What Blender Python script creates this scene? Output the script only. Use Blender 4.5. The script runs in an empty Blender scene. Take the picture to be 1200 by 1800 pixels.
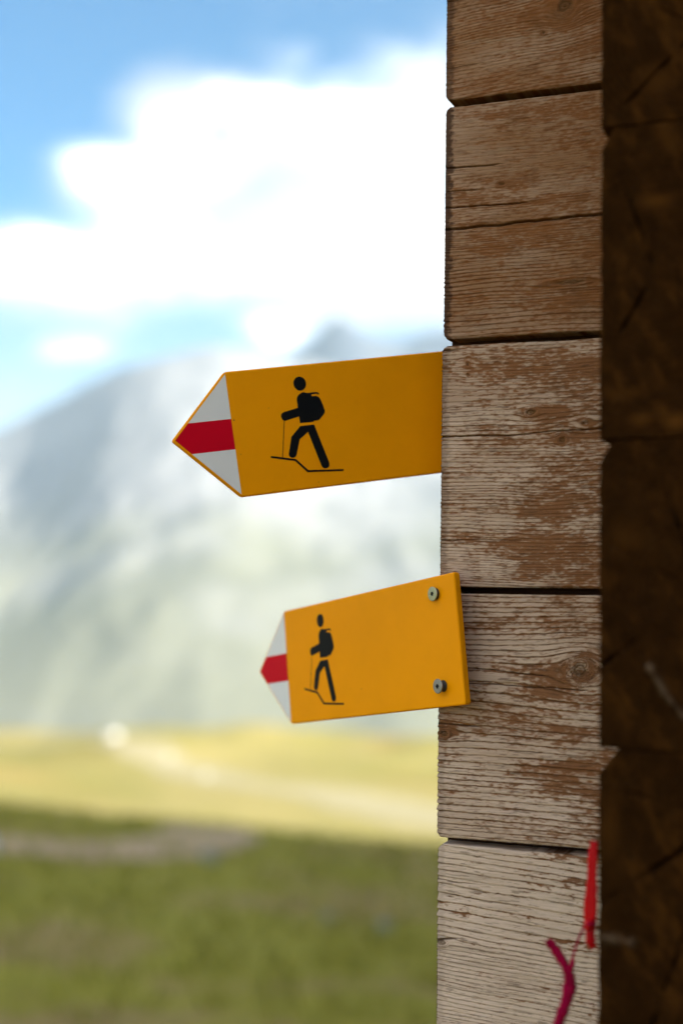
import bpy, math, random
import numpy as np
from mathutils import Matrix, Vector

random.seed(7)
rng = np.random.default_rng(11)
R = math.radians
scene = bpy.context.scene
C = scene.collection

# ------------------------------------------------------------------ camera
cam_d = bpy.data.cameras.new('camera')
cam = bpy.data.objects.new('camera', cam_d)
C.objects.link(cam)
cam_d.sensor_fit = 'VERTICAL'
cam_d.sensor_height = 36.0
cam_d.sensor_width = 24.0
cam_d.lens = 50.0
cam_d.clip_start = 0.05
cam_d.clip_end = 20000
EYE = 1.65
pitch, roll = R(3.3), R(0.8)
fw = Vector((0, math.cos(pitch), math.sin(pitch)))
r0 = Vector((1, 0, 0)); u0 = r0.cross(fw)
ri = r0 * math.cos(roll) + u0 * math.sin(roll)
up = u0 * math.cos(roll) - r0 * math.sin(roll)
cam.matrix_world = Matrix(((ri.x, up.x, -fw.x, 0), (ri.y, up.y, -fw.y, 0), (ri.z, up.z, -fw.z, EYE), (0, 0, 0, 1)))
cam_d.dof.use_dof = True
cam_d.dof.focus_distance = 1.50
cam_d.dof.aperture_fstop = 1.8
cam_d.dof.aperture_blades = 0
scene.camera = cam

# ------------------------------------------------------------------ sun, sky, exposure
SUN_ROT, SUN_EL = R(106.7), R(24.0)
SKY_STRENGTH = 0.05
CLOUD = 0.72
sun_d = bpy.data.lights.new('sun', 'SUN')
sun_d.energy = 3.0
sun_d.angle = R(0.53)
sun_d.color = (1.0, 0.93, 0.82)
sun = bpy.data.objects.new('sun', sun_d)
C.objects.link(sun)
sd = Vector((math.sin(SUN_ROT) * math.cos(SUN_EL), math.cos(SUN_ROT) * math.cos(SUN_EL), math.sin(SUN_EL)))
sun.rotation_euler = sd.to_track_quat('Z', 'Y').to_euler()
sun.location = sd * 50

vs = scene.view_settings
vs.view_transform = 'Standard'
vs.look = 'None'
vs.gamma = 1.0
vs.use_curve_mapping = False
vs.exposure = 2.55

world = bpy.data.worlds.new('World')
scene.world = world
world.use_nodes = True
wt = world.node_tree
wt.nodes.clear()


class NT:
    """small helper for node graphs"""
    def __init__(self, tree):
        self.t = tree

    def new(self, typ, **kw):
        n = self.t.nodes.new(typ)
        for k, v in kw.items():
            setattr(n, k, v)
        return n

    def link(self, a, b):
        self.t.links.new(a, b)

    def put(self, sock, v):
        if isinstance(v, bpy.types.NodeSocket):
            self.link(v, sock)
        elif v is not None:
            sock.default_value = v

    def m(self, op, a, b=None, c=None, clamp=False):
        n = self.new('ShaderNodeMath', operation=op, use_clamp=clamp)
        self.put(n.inputs[0], a)
        if b is not None: self.put(n.inputs[1], b)
        if c is not None: self.put(n.inputs[2], c)
        return n.outputs[0]

    def vm(self, op, a, b=None):
        n = self.new('ShaderNodeVectorMath', operation=op)
        self.put(n.inputs[0], a)
        if b is not None: self.put(n.inputs[1], b)
        return n.outputs['Value'] if op == 'LENGTH' else n.outputs['Vector']

    def ss(self, v, lo, hi):
        n = self.new('ShaderNodeMapRange', interpolation_type='SMOOTHSTEP')
        self.put(n.inputs[0], v)
        n.inputs[1].default_value = lo
        n.inputs[2].default_value = hi
        return n.outputs[0]

    def mix(self, f, a, b, blend='MIX'):
        n = self.new('ShaderNodeMix', data_type='RGBA', blend_type=blend)
        self.put(n.inputs[0], f)
        self.put(n.inputs[6], a if isinstance(a, bpy.types.NodeSocket) else (*a, 1) if len(a) == 3 else a)
        self.put(n.inputs[7], b if isinstance(b, bpy.types.NodeSocket) else (*b, 1) if len(b) == 3 else b)
        return n.outputs[2]

    def noise(self, vec, scale, detail=4, rough=0.5, dist=0.0):
        n = self.new('ShaderNodeTexNoise')
        if vec is not None: self.link(vec, n.inputs['Vector'])
        n.inputs['Scale'].default_value = scale
        n.inputs['Detail'].default_value = detail
        n.inputs['Roughness'].default_value = rough
        n.inputs['Distortion'].default_value = dist
        return n.outputs['Fac']

    def attr(self, name):
        n = self.new('ShaderNodeAttribute', attribute_name=name)
        return n.outputs['Fac']


W = NT(wt)
tc = W.new('ShaderNodeTexCoord')
dirv = tc.outputs['Generated']
sky = W.new('ShaderNodeTexSky', sky_type='NISHITA')
sky.sun_disc = False
sky.sun_elevation = SUN_EL
sky.sun_rotation = SUN_ROT
sky.altitude = 2000
sky.air_density = 1.0
sky.dust_density = 0.3
sky.ozone_density = 2.5
# cloud field on directions: named cumulus banks over the mountain + scattered cumulus all round
sep = W.new('ShaderNodeSeparateXYZ'); W.link(dirv, sep.inputs[0])
dx_, dy_, dz_ = sep.outputs
ysafe = W.m('MAXIMUM', dy_, 0.05)
ca = W.m('DIVIDE', dx_, ysafe)
ce = W.m('DIVIDE', dz_, ysafe)
cmb = W.new('ShaderNodeCombineXYZ'); W.link(ca, cmb.inputs[0]); W.link(ce, cmb.inputs[1])
tan_dir = cmb.outputs[0]
banks = [  # azimuth tangent, elevation tangent, half sizes
    (-.108, .343, .054, .036), (-.062, .338, .052, .034), (.005, .333, .082, .040), (.092, .342, .095, .062),
    (-.164, .292, .050, .029), (-.010, .270, .155, .058), (-.200, .222, .105, .036), (-.100, .240, .090, .040),
    (.020, .205, .090, .026), (-.046, .188, .026, .015), (.120, .240, .110, .085), (.30, .30, .15, .06), (-.42, .25, .12, .04),
    (-.19, .173, .030, .010), (.01, .300, .115, .050), (-.09, .300, .060, .050), (-.13, .262, .060, .040),
]
field = None
for (a, e, ra, re) in banks:
    d = W.vm('SUBTRACT', tan_dir, (a, e, 0))
    d = W.vm('MULTIPLY', d, (1 / ra, 1 / re, 0))
    v = W.m('SUBTRACT', 1.0, W.vm('LENGTH', d))
    field = v if field is None else W.m('SMOOTH_MAX', field, v, 0.25)
front = W.ss(dy_, 0.1, 0.3)
field = W.m('MULTIPLY_ADD', front, W.m('ADD', field, 2.0), -2.0)
stretch = W.vm('MULTIPLY', dirv, (1, 1, 2.0))
nz = W.noise(stretch, 13, 5, 0.60)
scat = W.m('MULTIPLY_ADD', W.m('SUBTRACT', W.noise(stretch, 2.6, 4, 0.5), 0.46), 5.0, 0.0)
scat = W.m('ADD', scat, W.m('MULTIPLY', front, -1.0))
field = W.m('MAXIMUM', field, scat)
field = W.m('ADD', field, W.m('MULTIPLY', W.m('SUBTRACT', nz, 0.5), 1.5))
cmask = W.m('POWER', W.ss(field, -0.60, 0.66), 2.0)
cshade = W.noise(stretch, 9, 5, 0.55)
ccol = W.mix(W.ss(cshade, 0.42, 0.70), (0.235, 0.247, 0.262), (1.0, 0.95, 0.88))
bg1 = W.new('ShaderNodeBackground'); W.link(W.mix(1.0, sky.outputs[0], (0.025, 0.54, 0.72), 'MULTIPLY'), bg1.inputs[0]); bg1.inputs[1].default_value = SKY_STRENGTH
bg2 = W.new('ShaderNodeBackground'); W.link(ccol, bg2.inputs[0]); bg2.inputs[1].default_value = CLOUD
bg3 = W.new('ShaderNodeBackground'); bg3.inputs[0].default_value = (0.83, 0.94, 1.0, 1); bg3.inputs[1].default_value = 0.165
pale_low = W.new('ShaderNodeMixShader')
W.link(W.m('MULTIPLY', W.m('SUBTRACT', 1.0, W.ss(dz_, 0.05, 0.25)), 0.95), pale_low.inputs[0]); W.link(bg1.outputs[0], pale_low.inputs[1]); W.link(bg3.outputs[0], pale_low.inputs[2])
mx = W.new('ShaderNodeMixShader')
W.link(W.m('MULTIPLY', cmask, W.ss(dz_, -0.02, 0.03)), mx.inputs[0]); W.link(pale_low.outputs[0], mx.inputs[1]); W.link(bg2.outputs[0], mx.inputs[2])
wo = W.new('ShaderNodeOutputWorld'); W.link(mx.outputs[0], wo.inputs['Surface'])

scene.cycles.use_denoising = True
world.cycles.sampling_method = 'MANUAL'
world.cycles.sample_map_resolution = 512
scene.cycles.use_adaptive_sampling = True
scene.cycles.adaptive_threshold = 0.02
scene.cycles.max_bounces = 4
scene.cycles.volume_bounces = 1
scene.cycles.caustics_reflective = False
scene.cycles.caustics_refractive = False


# ------------------------------------------------------------------ helpers
def tag(o, label=None, cat=None, group=None, kind=None):
    if label: o['label'] = label
    if cat: o['category'] = cat
    if group: o['group'] = group
    if kind: o['kind'] = kind
    return o


def empty(name, loc=(0, 0, 0), rz=0.0):
    o = bpy.data.objects.new(name, None)
    o.empty_display_size = 0.1
    C.objects.link(o)
    o.location = loc
    o.rotation_euler = (0, 0, rz)
    return o


def mesh_obj(name, verts, faces, mat, parent=None, smooth=False, attrs=None):
    me = bpy.data.meshes.new(name)
    verts = np.asarray(verts, dtype=np.float32)
    if isinstance(faces, np.ndarray):
        nf, k = faces.shape
        me.vertices.add(len(verts)); me.vertices.foreach_set('co', verts.ravel())
        me.loops.add(nf * k); me.loops.foreach_set('vertex_index', faces.astype(np.int32).ravel())
        me.polygons.add(nf)
        me.polygons.foreach_set('loop_start', np.arange(0, nf * k, k, dtype=np.int32))
        me.polygons.foreach_set('loop_total', np.full(nf, k, dtype=np.int32))
        me.update(calc_edges=True)
        me.validate()
    else:
        me.from_pydata([tuple(map(float, v)) for v in verts], [], faces)
        me.update()
    if smooth:
        me.polygons.foreach_set('use_smooth', np.ones(len(me.polygons), dtype=bool))
    if attrs:
        for k, v in attrs.items():
            a = me.attributes.new(k, 'FLOAT', 'POINT')
            a.data.foreach_set('value', np.asarray(v, dtype=np.float32))
    if mat: me.materials.append(mat)
    o = bpy.data.objects.new(name, me)
    C.objects.link(o)
    if parent: o.parent = parent
    return o


def grid_faces(ni, nj, off=0, flip=False):
    i, j = np.meshgrid(np.arange(ni - 1), np.arange(nj - 1), indexing='ij')
    a = (i * nj + j).ravel() + off
    q = np.stack([a, a + nj, a + nj + 1, a + 1], 1)
    return q[:, ::-1].copy() if flip else q


def box(x0, x1, y0, y1, z0, z1):
    v = [(x0, y0, z0), (x1, y0, z0), (x1, y1, z0), (x0, y1, z0), (x0, y0, z1), (x1, y0, z1), (x1, y1, z1), (x0, y1, z1)]
    f = [(0, 3, 2, 1), (4, 5, 6, 7), (0, 1, 5, 4), (1, 2, 6, 5), (2, 3, 7, 6), (3, 0, 4, 7)]
    return v, f


def bevel(o, w, seg=2):
    m = o.modifiers.new('bevel', 'BEVEL')
    m.width = w; m.segments = seg; m.limit_method = 'ANGLE'
    return o


def lattice(ix, iy, seed):
    h = (ix * 374761393 + iy * 668265263 + seed * 1442695041) & 0xffffffff
    h = ((h ^ (h >> 13)) * 1274126177) & 0xffffffff
    h = ((h ^ (h >> 16)) * 2246822519) & 0xffffffff
    return ((h ^ (h >> 15)) & 0xffff) / 65535.0


def vn(x, y, seed=0):
    x = np.asarray(x, dtype=np.float64); y = np.asarray(y, dtype=np.float64)
    x0 = np.floor(x); y0 = np.floor(y)
    fx = x - x0; fy = y - y0
    fx = fx * fx * (3 - 2 * fx); fy = fy * fy * (3 - 2 * fy)
    ix = x0.astype(np.int64); iy = y0.astype(np.int64)
    a = lattice(ix, iy, seed); b = lattice(ix + 1, iy, seed)
    c = lattice(ix, iy + 1, seed); d = lattice(ix + 1, iy + 1, seed)
    return (a * (1 - fx) + b * fx) * (1 - fy) + (c * (1 - fx) + d * fx) * fy - 0.5


def fbm(x, y, seed=0, octv=4, gain=0.5):
    s = 0; a = 1.0
    for k in range(octv):
        s = s + a * vn(x * 2 ** k, y * 2 ** k, seed + 17 * k); a *= gain
    return s


def sst(x, lo, hi):
    t = np.clip((x - lo) / (hi - lo), 0, 1)
    return t * t * (3 - 2 * t)


def material(name):
    m = bpy.data.materials.new(name)
    m.use_nodes = True
    m.node_tree.nodes.clear()
    n = NT(m.node_tree)
    out = n.new('ShaderNodeOutputMaterial')
    bs = n.new('ShaderNodeBsdfPrincipled')
    n.link(bs.outputs[0], out.inputs['Surface'])
    return m, n, bs


def simple(name, col, rough=0.5, metal=0.0, var=0.15, scale=60, spec=0.5, bump=0.0):
    m, n, bs = material(name)
    t = n.new('ShaderNodeTexCoord').outputs['Object']
    f = n.noise(t, scale, 5, 0.6)
    c = n.mix(f, tuple(c * (1 - var) for c in col), tuple(min(1, c * (1 + var)) for c in col))
    n.link(c, bs.inputs['Base Color'])
    bs.inputs['Roughness'].default_value = rough
    bs.inputs['Metallic'].default_value = metal
    bs.inputs['Specular IOR Level'].default_value = spec
    if bump:
        b = n.new('ShaderNodeBump'); b.inputs['Strength'].default_value = bump; b.inputs['Distance'].default_value = 0.002
        n.link(f, b.inputs['Height']); n.link(b.outputs[0], bs.inputs['Normal'])
    return m


# ------------------------------------------------------------------ terrain
def ground_z(x, y):
    x = np.asarray(x, dtype=np.float64); y = np.asarray(y, dtype=np.float64)
    cross = -0.9 * np.tanh((x + 1.0) / 10.0) * sst(y, 5, 14)
    near = -0.082 * np.clip(y - 3, 0, None) + cross
    near = near - 0.004 * np.clip(y - 15.5, 0, None) ** 2 * 3.0
    shelf = -5.15 - (y - 40) * 0.051 + 0.5 * fbm(x / 21.0, y / 17.0, 5, 3) - 0.012 * x
    edge = 88 + 7 * fbm(x / 25.0, x * 0 + 3, 9, 2)
    drop = -0.30 * np.clip(y - edge, 0, 330) * sst(y, edge, edge + 60)
    shelf = shelf + 1.5 * fbm(x / 11.0, y / 16.0, 14, 3) * sst(y, 60, 84) * (1 - sst(y, 110, 140))
    shelf = shelf + drop
    shelf = np.maximum(shelf, -118 + 4 * fbm(x / 150.0, y / 150.0, 3, 3))
    k = sst(y, 17, 30)
    z = near * (1 - k) + shelf * k
    z = np.where(y < -20, -0.02 * (-20 - y) + z, z)
    z = z + 0.05 * fbm(x / 1.3, y / 1.3, 21, 3) * sst(y, 4, 8)
    hut = sst(np.hypot(x - 2, y - 6), 7, 11)
    return z


def smooth_axis(lim, n, p):
    t = np.linspace(-1, 1, n)
    return np.sinh(t * p) / math.sinh(p) * lim


gx = smooth_axis(5000, 361, 7.2)
gy = np.concatenate([-smooth_axis(3000, 81, 7.0)[81 // 2 + 1:][::-1], np.linspace(0, 24, 110), 24 + (np.sinh(np.linspace(0, 1, 200)[1:] * 6) / math.sinh(6)) * 4800])
GX, GY = np.meshgrid(gx, gy, indexing='ij')
GZ = ground_z(GX, GY)

gm, n, bs = material('alpine_meadow')
geo = n.new('ShaderNodeNewGeometry').outputs['Position']
big = n.noise(geo, 0.16, 4, 0.55)
mid = n.noise(geo, 0.62, 5, 0.62)
fine = n.noise(geo, 14.0, 4, 0.65)
green = n.mix(fine, (0.24, 0.205, 0.02), (0.43, 0.35, 0.055))
brown = n.mix(fine, (0.27, 0.175, 0.05), (0.44, 0.30, 0.12))
dry = n.mix(fine, (0.27, 0.225, 0.07), (0.40, 0.325, 0.13))
lush = n.mix(fine, (0.21, 0.185, 0.045), (0.33, 0.285, 0.09))
nearc = n.mix(n.ss(mid, 0.46, 0.60), green, brown)
farc = n.mix(n.ss(n.noise(geo, 0.10, 5, 0.6), 0.40, 0.58), dry, lush)
sp = n.new('ShaderNodeSeparateXYZ'); n.link(geo, sp.inputs[0])
farmask = n.ss(n.m('ADD', sp.outputs[1], n.m('MULTIPLY', big, 6.0)), 22, 30)
farc = n.mix(n.m('MULTIPLY', n.ss(n.noise(geo, 0.11, 3, 0.5), 0.56, 0.70), 0.5), farc, (0.42, 0.27, 0.09))
n.link(n.mix(farmask, nearc, farc), bs.inputs['Base Color'])
bs.inputs['Roughness'].default_value = 0.95
bs.inputs['Specular IOR Level'].default_value = 0.1
bp = n.new('ShaderNodeBump'); bp.inputs['Strength'].default_value = 0.6; bp.inputs['Distance'].default_value = 0.05
n.link(fine, bp.inputs['Height']); n.link(bp.outputs[0], bs.inputs['Normal'])

ground = mesh_obj('ground', np.stack([GX, GY, GZ], 2).reshape(-1, 3), grid_faces(len(gx), len(gy)), gm, smooth=True)
tag(ground, 'olive green and dry yellow alpine meadow falling away below the hut', kind='structure')


def make_path(name, pts, width, mat, seed, label):
    P = np.array(pts, float)
    s = np.linspace(0, len(P) - 1, 90)
    idx = np.clip(s.astype(int), 0, len(P) - 2); f = (s - idx)[:, None]
    p0 = P[np.clip(idx - 1, 0, None)]; p1 = P[idx]; p2 = P[idx + 1]; p3 = P[np.clip(idx + 2, None, len(P) - 1)]
    Q = 0.5 * ((2 * p1) + (-p0 + p2) * f + (2 * p0 - 5 * p1 + 4 * p2 - p3) * f ** 2 + (-p0 + 3 * p1 - 3 * p2 + p3) * f ** 3)
    T = np.gradient(Q, axis=0); T /= np.linalg.norm(T, axis=1)[:, None]
    Nn = np.stack([-T[:, 1], T[:, 0]], 1)
    vs_ = []
    cols = np.linspace(-0.5, 0.5, 9)
    for j, c in enumerate(cols):
        wv = width * (1 + 0.5 * fbm(s * 0.9, s * 0 + (c > 0) * 7.3, seed, 3))
        X = Q + Nn * (c * wv)[:, None]
        z = ground_z(X[:, 0], X[:, 1]) + 0.02 * (1 - (2 * c) ** 4) + 0.015
        vs_.append(np.stack([X[:, 0], X[:, 1], z], 1))
    V = np.stack(vs_, 1).reshape(-1, 3)
    o = mesh_obj(name, V, grid_faces(90, 9, flip=True), mat, smooth=True)
    tag(o, label, kind='structure')
    return o


earth = simple('bare_earth', (0.52, 0.345, 0.20), 0.95, var=0.25, scale=3, spec=0.1)
gravel = simple('pale_gravel', (0.36, 0.31, 0.175), 0.95, var=0.2, scale=1.5, spec=0.1)
make_path('path', [(-9, 12.0), (-6, 12.4), (-4, 12.7), (-2.9, 12.9), (-2.0, 13.4), (-1.6, 14.4), (-1.5, 15.8), (-1.5, 17.5)], 1.05, earth, 3,
          'bare pinkish earth track crossing the shaded near meadow')
make_path('path', [(-24, 86), (-15, 84), (-8.5, 71), (-4.6, 59), (0.2, 51), (3.4, 45), (9, 40)], 3.8, gravel, 8,
          'pale gravel trail winding over the sunlit far meadow')


# ------------------------------------------------------------------ mountains
def rock_material(name, lo, hi, grass, zlo, zhi):
    m, n, bs = material(name)
    geo = n.new('ShaderNodeNewGeometry')
    p = geo.outputs['Position']
    pv = n.vm('MULTIPLY', p, (1, 1, 0.35))
    big = n.noise(pv, 0.006, 6, 0.6, 0.4)
    fine = n.noise(pv, 0.03, 6, 0.65)
    rock = n.mix(n.ss(big, 0.36, 0.62), lo, hi)
    rock = n.mix(n.m('MULTIPLY', fine, 0.5), rock, tuple(c * 0.6 for c in lo))
    s = n.new('ShaderNodeSeparateXYZ'); n.link(p, s.inputs[0])
    h = n.m('ADD', s.outputs[2], n.m('MULTIPLY', n.m('SUBTRACT', big, 0.5), 420.0))
    gmask = n.m('SUBTRACT', 1.0, n.ss(h, zlo, zhi))
    g2 = n.mix(fine, tuple(c * 0.75 for c in grass), tuple(c * 1.25 for c in grass))
    n.link(n.mix(n.m('MULTIPLY', gmask, 0.85), rock, g2), bs.inputs['Base Color'])
    bs.inputs['Roughness'].default_value = 1.0
    bs.inputs['Specular IOR Level'].default_value = 0.0
    return m


def mountain(name, label, prof, yv, yr, yb, zv, mat, seed, amp):
    """polar grid: azimuth tangents x distance; ridge line at about yr"""
    a = np.concatenate([np.linspace(-1.5, -.34, 60)[:-1], np.linspace(-.34, .2, 200), np.linspace(.2, 1.5, 60)[1:]])
    t = np.linspace(0, 1, 150)
    A, T = np.meshgrid(a, t, indexing='ij')
    pa, pe = np.array(prof).T
    e = np.interp(a, pa, pe)
    ridge_y = yr * (1 + 0.10 * fbm(a * 5, a * 0 + seed, seed, 3))
    ry = ridge_y[:, None]
    Y = np.where(T < .7, yv + (ry - yv) * (T / .7), ry + (yb - ry) * (T - .7) / .3)
    zr = (e * ridge_y)[:, None] + EYE
    up_ = np.clip(T / .7, 0, 1)
    f = 0.55 * up_ + 0.45 * up_ ** 2.2
    Z = np.where(T < .7, zv + (zr - zv) * f, zr - (zr - zv) * 0.8 * ((T - .7) / .3) ** 1.2)
    X = A * Y
    gul = 1 - 2 * np.abs(fbm(X / 260.0 + 0.3 * fbm(X / 500., Y / 500., seed + 4, 2), Y / 900.0, seed + 2, 5))
    rid = 1 - 2 * np.abs(fbm(X / 90.0, Y / 150.0, seed + 9, 4))
    env = up_ * (1 - up_ ** 6 * 0.85) + 0.10 * up_
    Z = Z + amp * env * (gul - 0.6) + amp * 0.35 * env * (rid - 0.6)
    o = mesh_obj(name, np.stack([X, Y, Z], 2).reshape(-1, 3), grid_faces(len(a), len(t)), mat, smooth=True)
    tag(o, label, kind='structure')
    return o


pale = rock_material('limestone', (0.235, 0.235, 0.235), (0.31, 0.305, 0.295), (0.205, 0.205, 0.135), -60, 170)
dark = rock_material('dark_rock', (0.045, 0.055, 0.075), (0.13, 0.14, 0.16), (0.16, 0.17, 0.09), -200, 60)
mountain('mountain', 'pale grey limestone mountain slope rising behind the meadow',
         [(-1.5, .05), (-.6, .07), (-.34, .085), (-.24, .112), (-.216, .126), (-.192, .139), (-.16, .157), (-.128, .168), (-.096, .174), (-.07, .172),
          (-.04, .168), (-.01, .160), (.03, .152), (.07, .150), (.2, .16), (.5, .12), (1.5, .06)],
         650, 2300, 3200, -122, pale, 31, 42)
mountain('mountain', 'dark jagged far peak showing above the upper sign',
         [(-1.5, .05), (-.3, .10), (-.06, .155), (-.035, .172), (-.018, .186), (-.005, .197), (.006, .190), (.018, .182), (.04, .181), (.065, .188), (.1, .19),
          (.2, .19), (.5, .15), (1.5, .06)],
         2350, 2850, 3500, -60, dark, 47, 60)

# ------------------------------------------------------------------ haze
hm = bpy.data.materials.new('mountain_air')
hm.use_nodes = True
hm.node_tree.nodes.clear()
n = NT(hm.node_tree)
out = n.new('ShaderNodeOutputMaterial')
pvn = n.new('ShaderNodeVolumePrincipled')
pvn.inputs['Color'].default_value = (0.68, 0.86, 1.0, 1)
pvn.inputs['Density'].default_value = 0.00015
pvn.inputs['Anisotropy'].default_value = 0.2
n.link(pvn.outputs[0], out.inputs['Volume'])
v, f = box(-7400, 7400, -3200, 5200, -140, 660)
haze = mesh_obj('haze', v, f, hm)
tag(haze, 'thin pale mountain haze filling the valley air', kind='stuff')

# ------------------------------------------------------------------ boulders and grass
stone = simple('pale_stone', (0.62, 0.60, 0.55), 0.9, var=0.2, scale=4, spec=0.1)
grey_stone = simple('grey_stone', (0.27, 0.28, 0.24), 0.9, var=0.25, scale=6, spec=0.1)


def boulder(x, y, r, mat, seed, label):
    th = np.linspace(0, math.pi, 12); ph = np.linspace(0, 2 * math.pi, 19)[:-1]
    V = []
    for t in th:
        for p in ph:
            d = np.array([math.sin(t) * math.cos(p), math.sin(t) * math.sin(p), math.cos(t)])
            k = 1 + 0.5 * float(fbm(np.array(d[0] * 1.7 + seed), np.array(d[1] * 1.7 + d[2] * 2.1), seed, 3))
            V.append(d * k * np.array([1.0, 0.85, 0.72]) * r)
    V = np.array(V)
    F = []
    m = len(ph)
    for i in range(len(th) - 1):
        for j in range(m):
            F.append((i * m + j, (i + 1) * m + j, (i + 1) * m + (j + 1) % m, i * m + (j + 1) % m))
    o = mesh_obj('boulder', V, F, mat)
    o.location = (x, y, float(ground_z(x, y)) + 0.35 * r)
    o.rotation_euler = (0, 0, seed)
    tag(o, label, 'boulder', 'boulders lying on the meadow')
    return o


boulder(-12.5, 79.5, 0.42, stone, 1, 'big white boulder at the head of the pale gravel trail')
boulder(-5.6, 61.0, 0.18, stone, 2, 'white boulder halfway along the pale gravel trail')
boulder(-8.6, 73.0, 0.18, stone, 3, 'white boulder beside the upper bend of the gravel trail')
boulder(0.33, 9.75, 0.06, grey_stone, 4, 'grey stone in the shaded grass just left of the lowest timber')
boulder(-2.95, 12.1, 0.14, stone, 5, 'pale stone in the shaded grass below the earth track at the left edge')
boulder(-1.15, 13.1, 0.09, grey_stone, 6, 'grey stone in the grass below the bend of the earth track')
boulder(-0.05, 10.3, 0.05, grey_stone, 7, 'small grey stone in the shaded grass below the lower sign')

# grass tufts on the near slope
NB = 26000
bx_ = rng.uniform(-7, 5, NB // 6).repeat(6) + rng.normal(0, 0.03, NB // 6 * 6)
by_ = rng.uniform(6.5, 19, NB // 6).repeat(6) + rng.normal(0, 0.03, NB // 6 * 6)
nb = len(bx_)
bz_ = ground_z(bx_, by_) - 0.01
hh = rng.uniform(0.05, 0.17, nb); an = rng.uniform(0, 2 * math.pi, nb); ww = rng.uniform(0.004, 0.009, nb)
lean = rng.uniform(0.2, 0.8, nb) * hh; la = rng.uniform(0, 2 * math.pi, nb)
b0 = np.stack([bx_ - np.cos(an) * ww, by_ - np.sin(an) * ww, bz_], 1)
b1 = np.stack([bx_ + np.cos(an) * ww, by_ + np.sin(an) * ww, bz_], 1)
b2 = np.stack([bx_ + np.cos(la) * lean, by_ + np.sin(la) * lean, bz_ + hh], 1)
V = np.stack([b0, b1, b2], 1).reshape(-1, 3)
grass_m = simple('grass_blades', (0.31, 0.29, 0.045), 0.8, var=0.5, scale=1.2, spec=0.2)
g = mesh_obj('grass', V, np.arange(nb * 3).reshape(-1, 3), grass_m)
tag(g, 'short olive grass tufts on the shaded near slope', 'grass', kind='stuff')

# ------------------------------------------------------------------ timber hut
YAW = R(22.0)
HUT0 = (0.1066, 1.5, 0.0)   # outer left corner of the stub wall; local x along the wall, local -y towards the camera
hut = empty('timber_hut', HUT0, -YAW)
tag(hut, 'weathered squared timber hut corner with crossing beam ends', 'hut')

# --- weathered face timber material (colour from wear, knots, streaks and painted groove shade stored on the relief mesh)
wm, n, bs = material('weathered_timber')
wear, knot, edge_a, streak, tone = (n.attr(k) for k in ('wear', 'knot', 'edge', 'streak', 'tone'))
obc = n.new('ShaderNodeTexCoord').outputs['Object']
st1 = n.noise(n.vm('MULTIPLY', obc, (30, 30, 900)), 1.0, 4, 0.6)
st2 = n.noise(n.vm('MULTIPLY', obc, (9, 9, 120)), 1.0, 4, 0.6)
grime = n.noise(n.vm('MULTIPLY', obc, (18, 18, 26)), 1.0, 5, 0.6)
pale_new = n.mix(st1, (0.165, 0.072, 0.028), (0.36, 0.185, 0.092))
pale_old = n.mix(st1, (0.50, 0.35, 0.25), (0.84, 0.655, 0.53))
palec = n.mix(tone, pale_new, pale_old)
palec = n.mix(n.m('MULTIPLY', n.ss(st2, 0.5, 0.75), 0.45), palec, (0.30, 0.215, 0.145))
brownc = n.mix(st1, (0.115, 0.040, 0.011), (0.30, 0.115, 0.038))
brownc = n.mix(n.m('MULTIPLY', n.ss(grime, 0.5, 0.75), 0.5), brownc, (0.11, 0.062, 0.032))
c = n.mix(wear, palec, brownc)
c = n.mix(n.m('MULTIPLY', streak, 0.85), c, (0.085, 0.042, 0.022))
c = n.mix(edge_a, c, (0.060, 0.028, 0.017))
c = n.mix(knot, c, (0.085, 0.042, 0.015))
n.link(c, bs.inputs['Base Color'])
bs.inputs['Roughness'].default_value = 0.8
bs.inputs['Specular IOR Level'].default_value = 0.06
bp = n.new('ShaderNodeBump'); bp.inputs['Strength'].default_value = 0.5; bp.inputs['Distance'].default_value = 0.0006
n.link(st1, bp.inputs['Height']); n.link(bp.outputs[0], bs.inputs['Normal'])

plain_wood = simple('plain_timber', (0.20, 0.115, 0.055), 0.85, var=0.35, scale=9, spec=0.2)

DEPTH = 0.09


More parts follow.
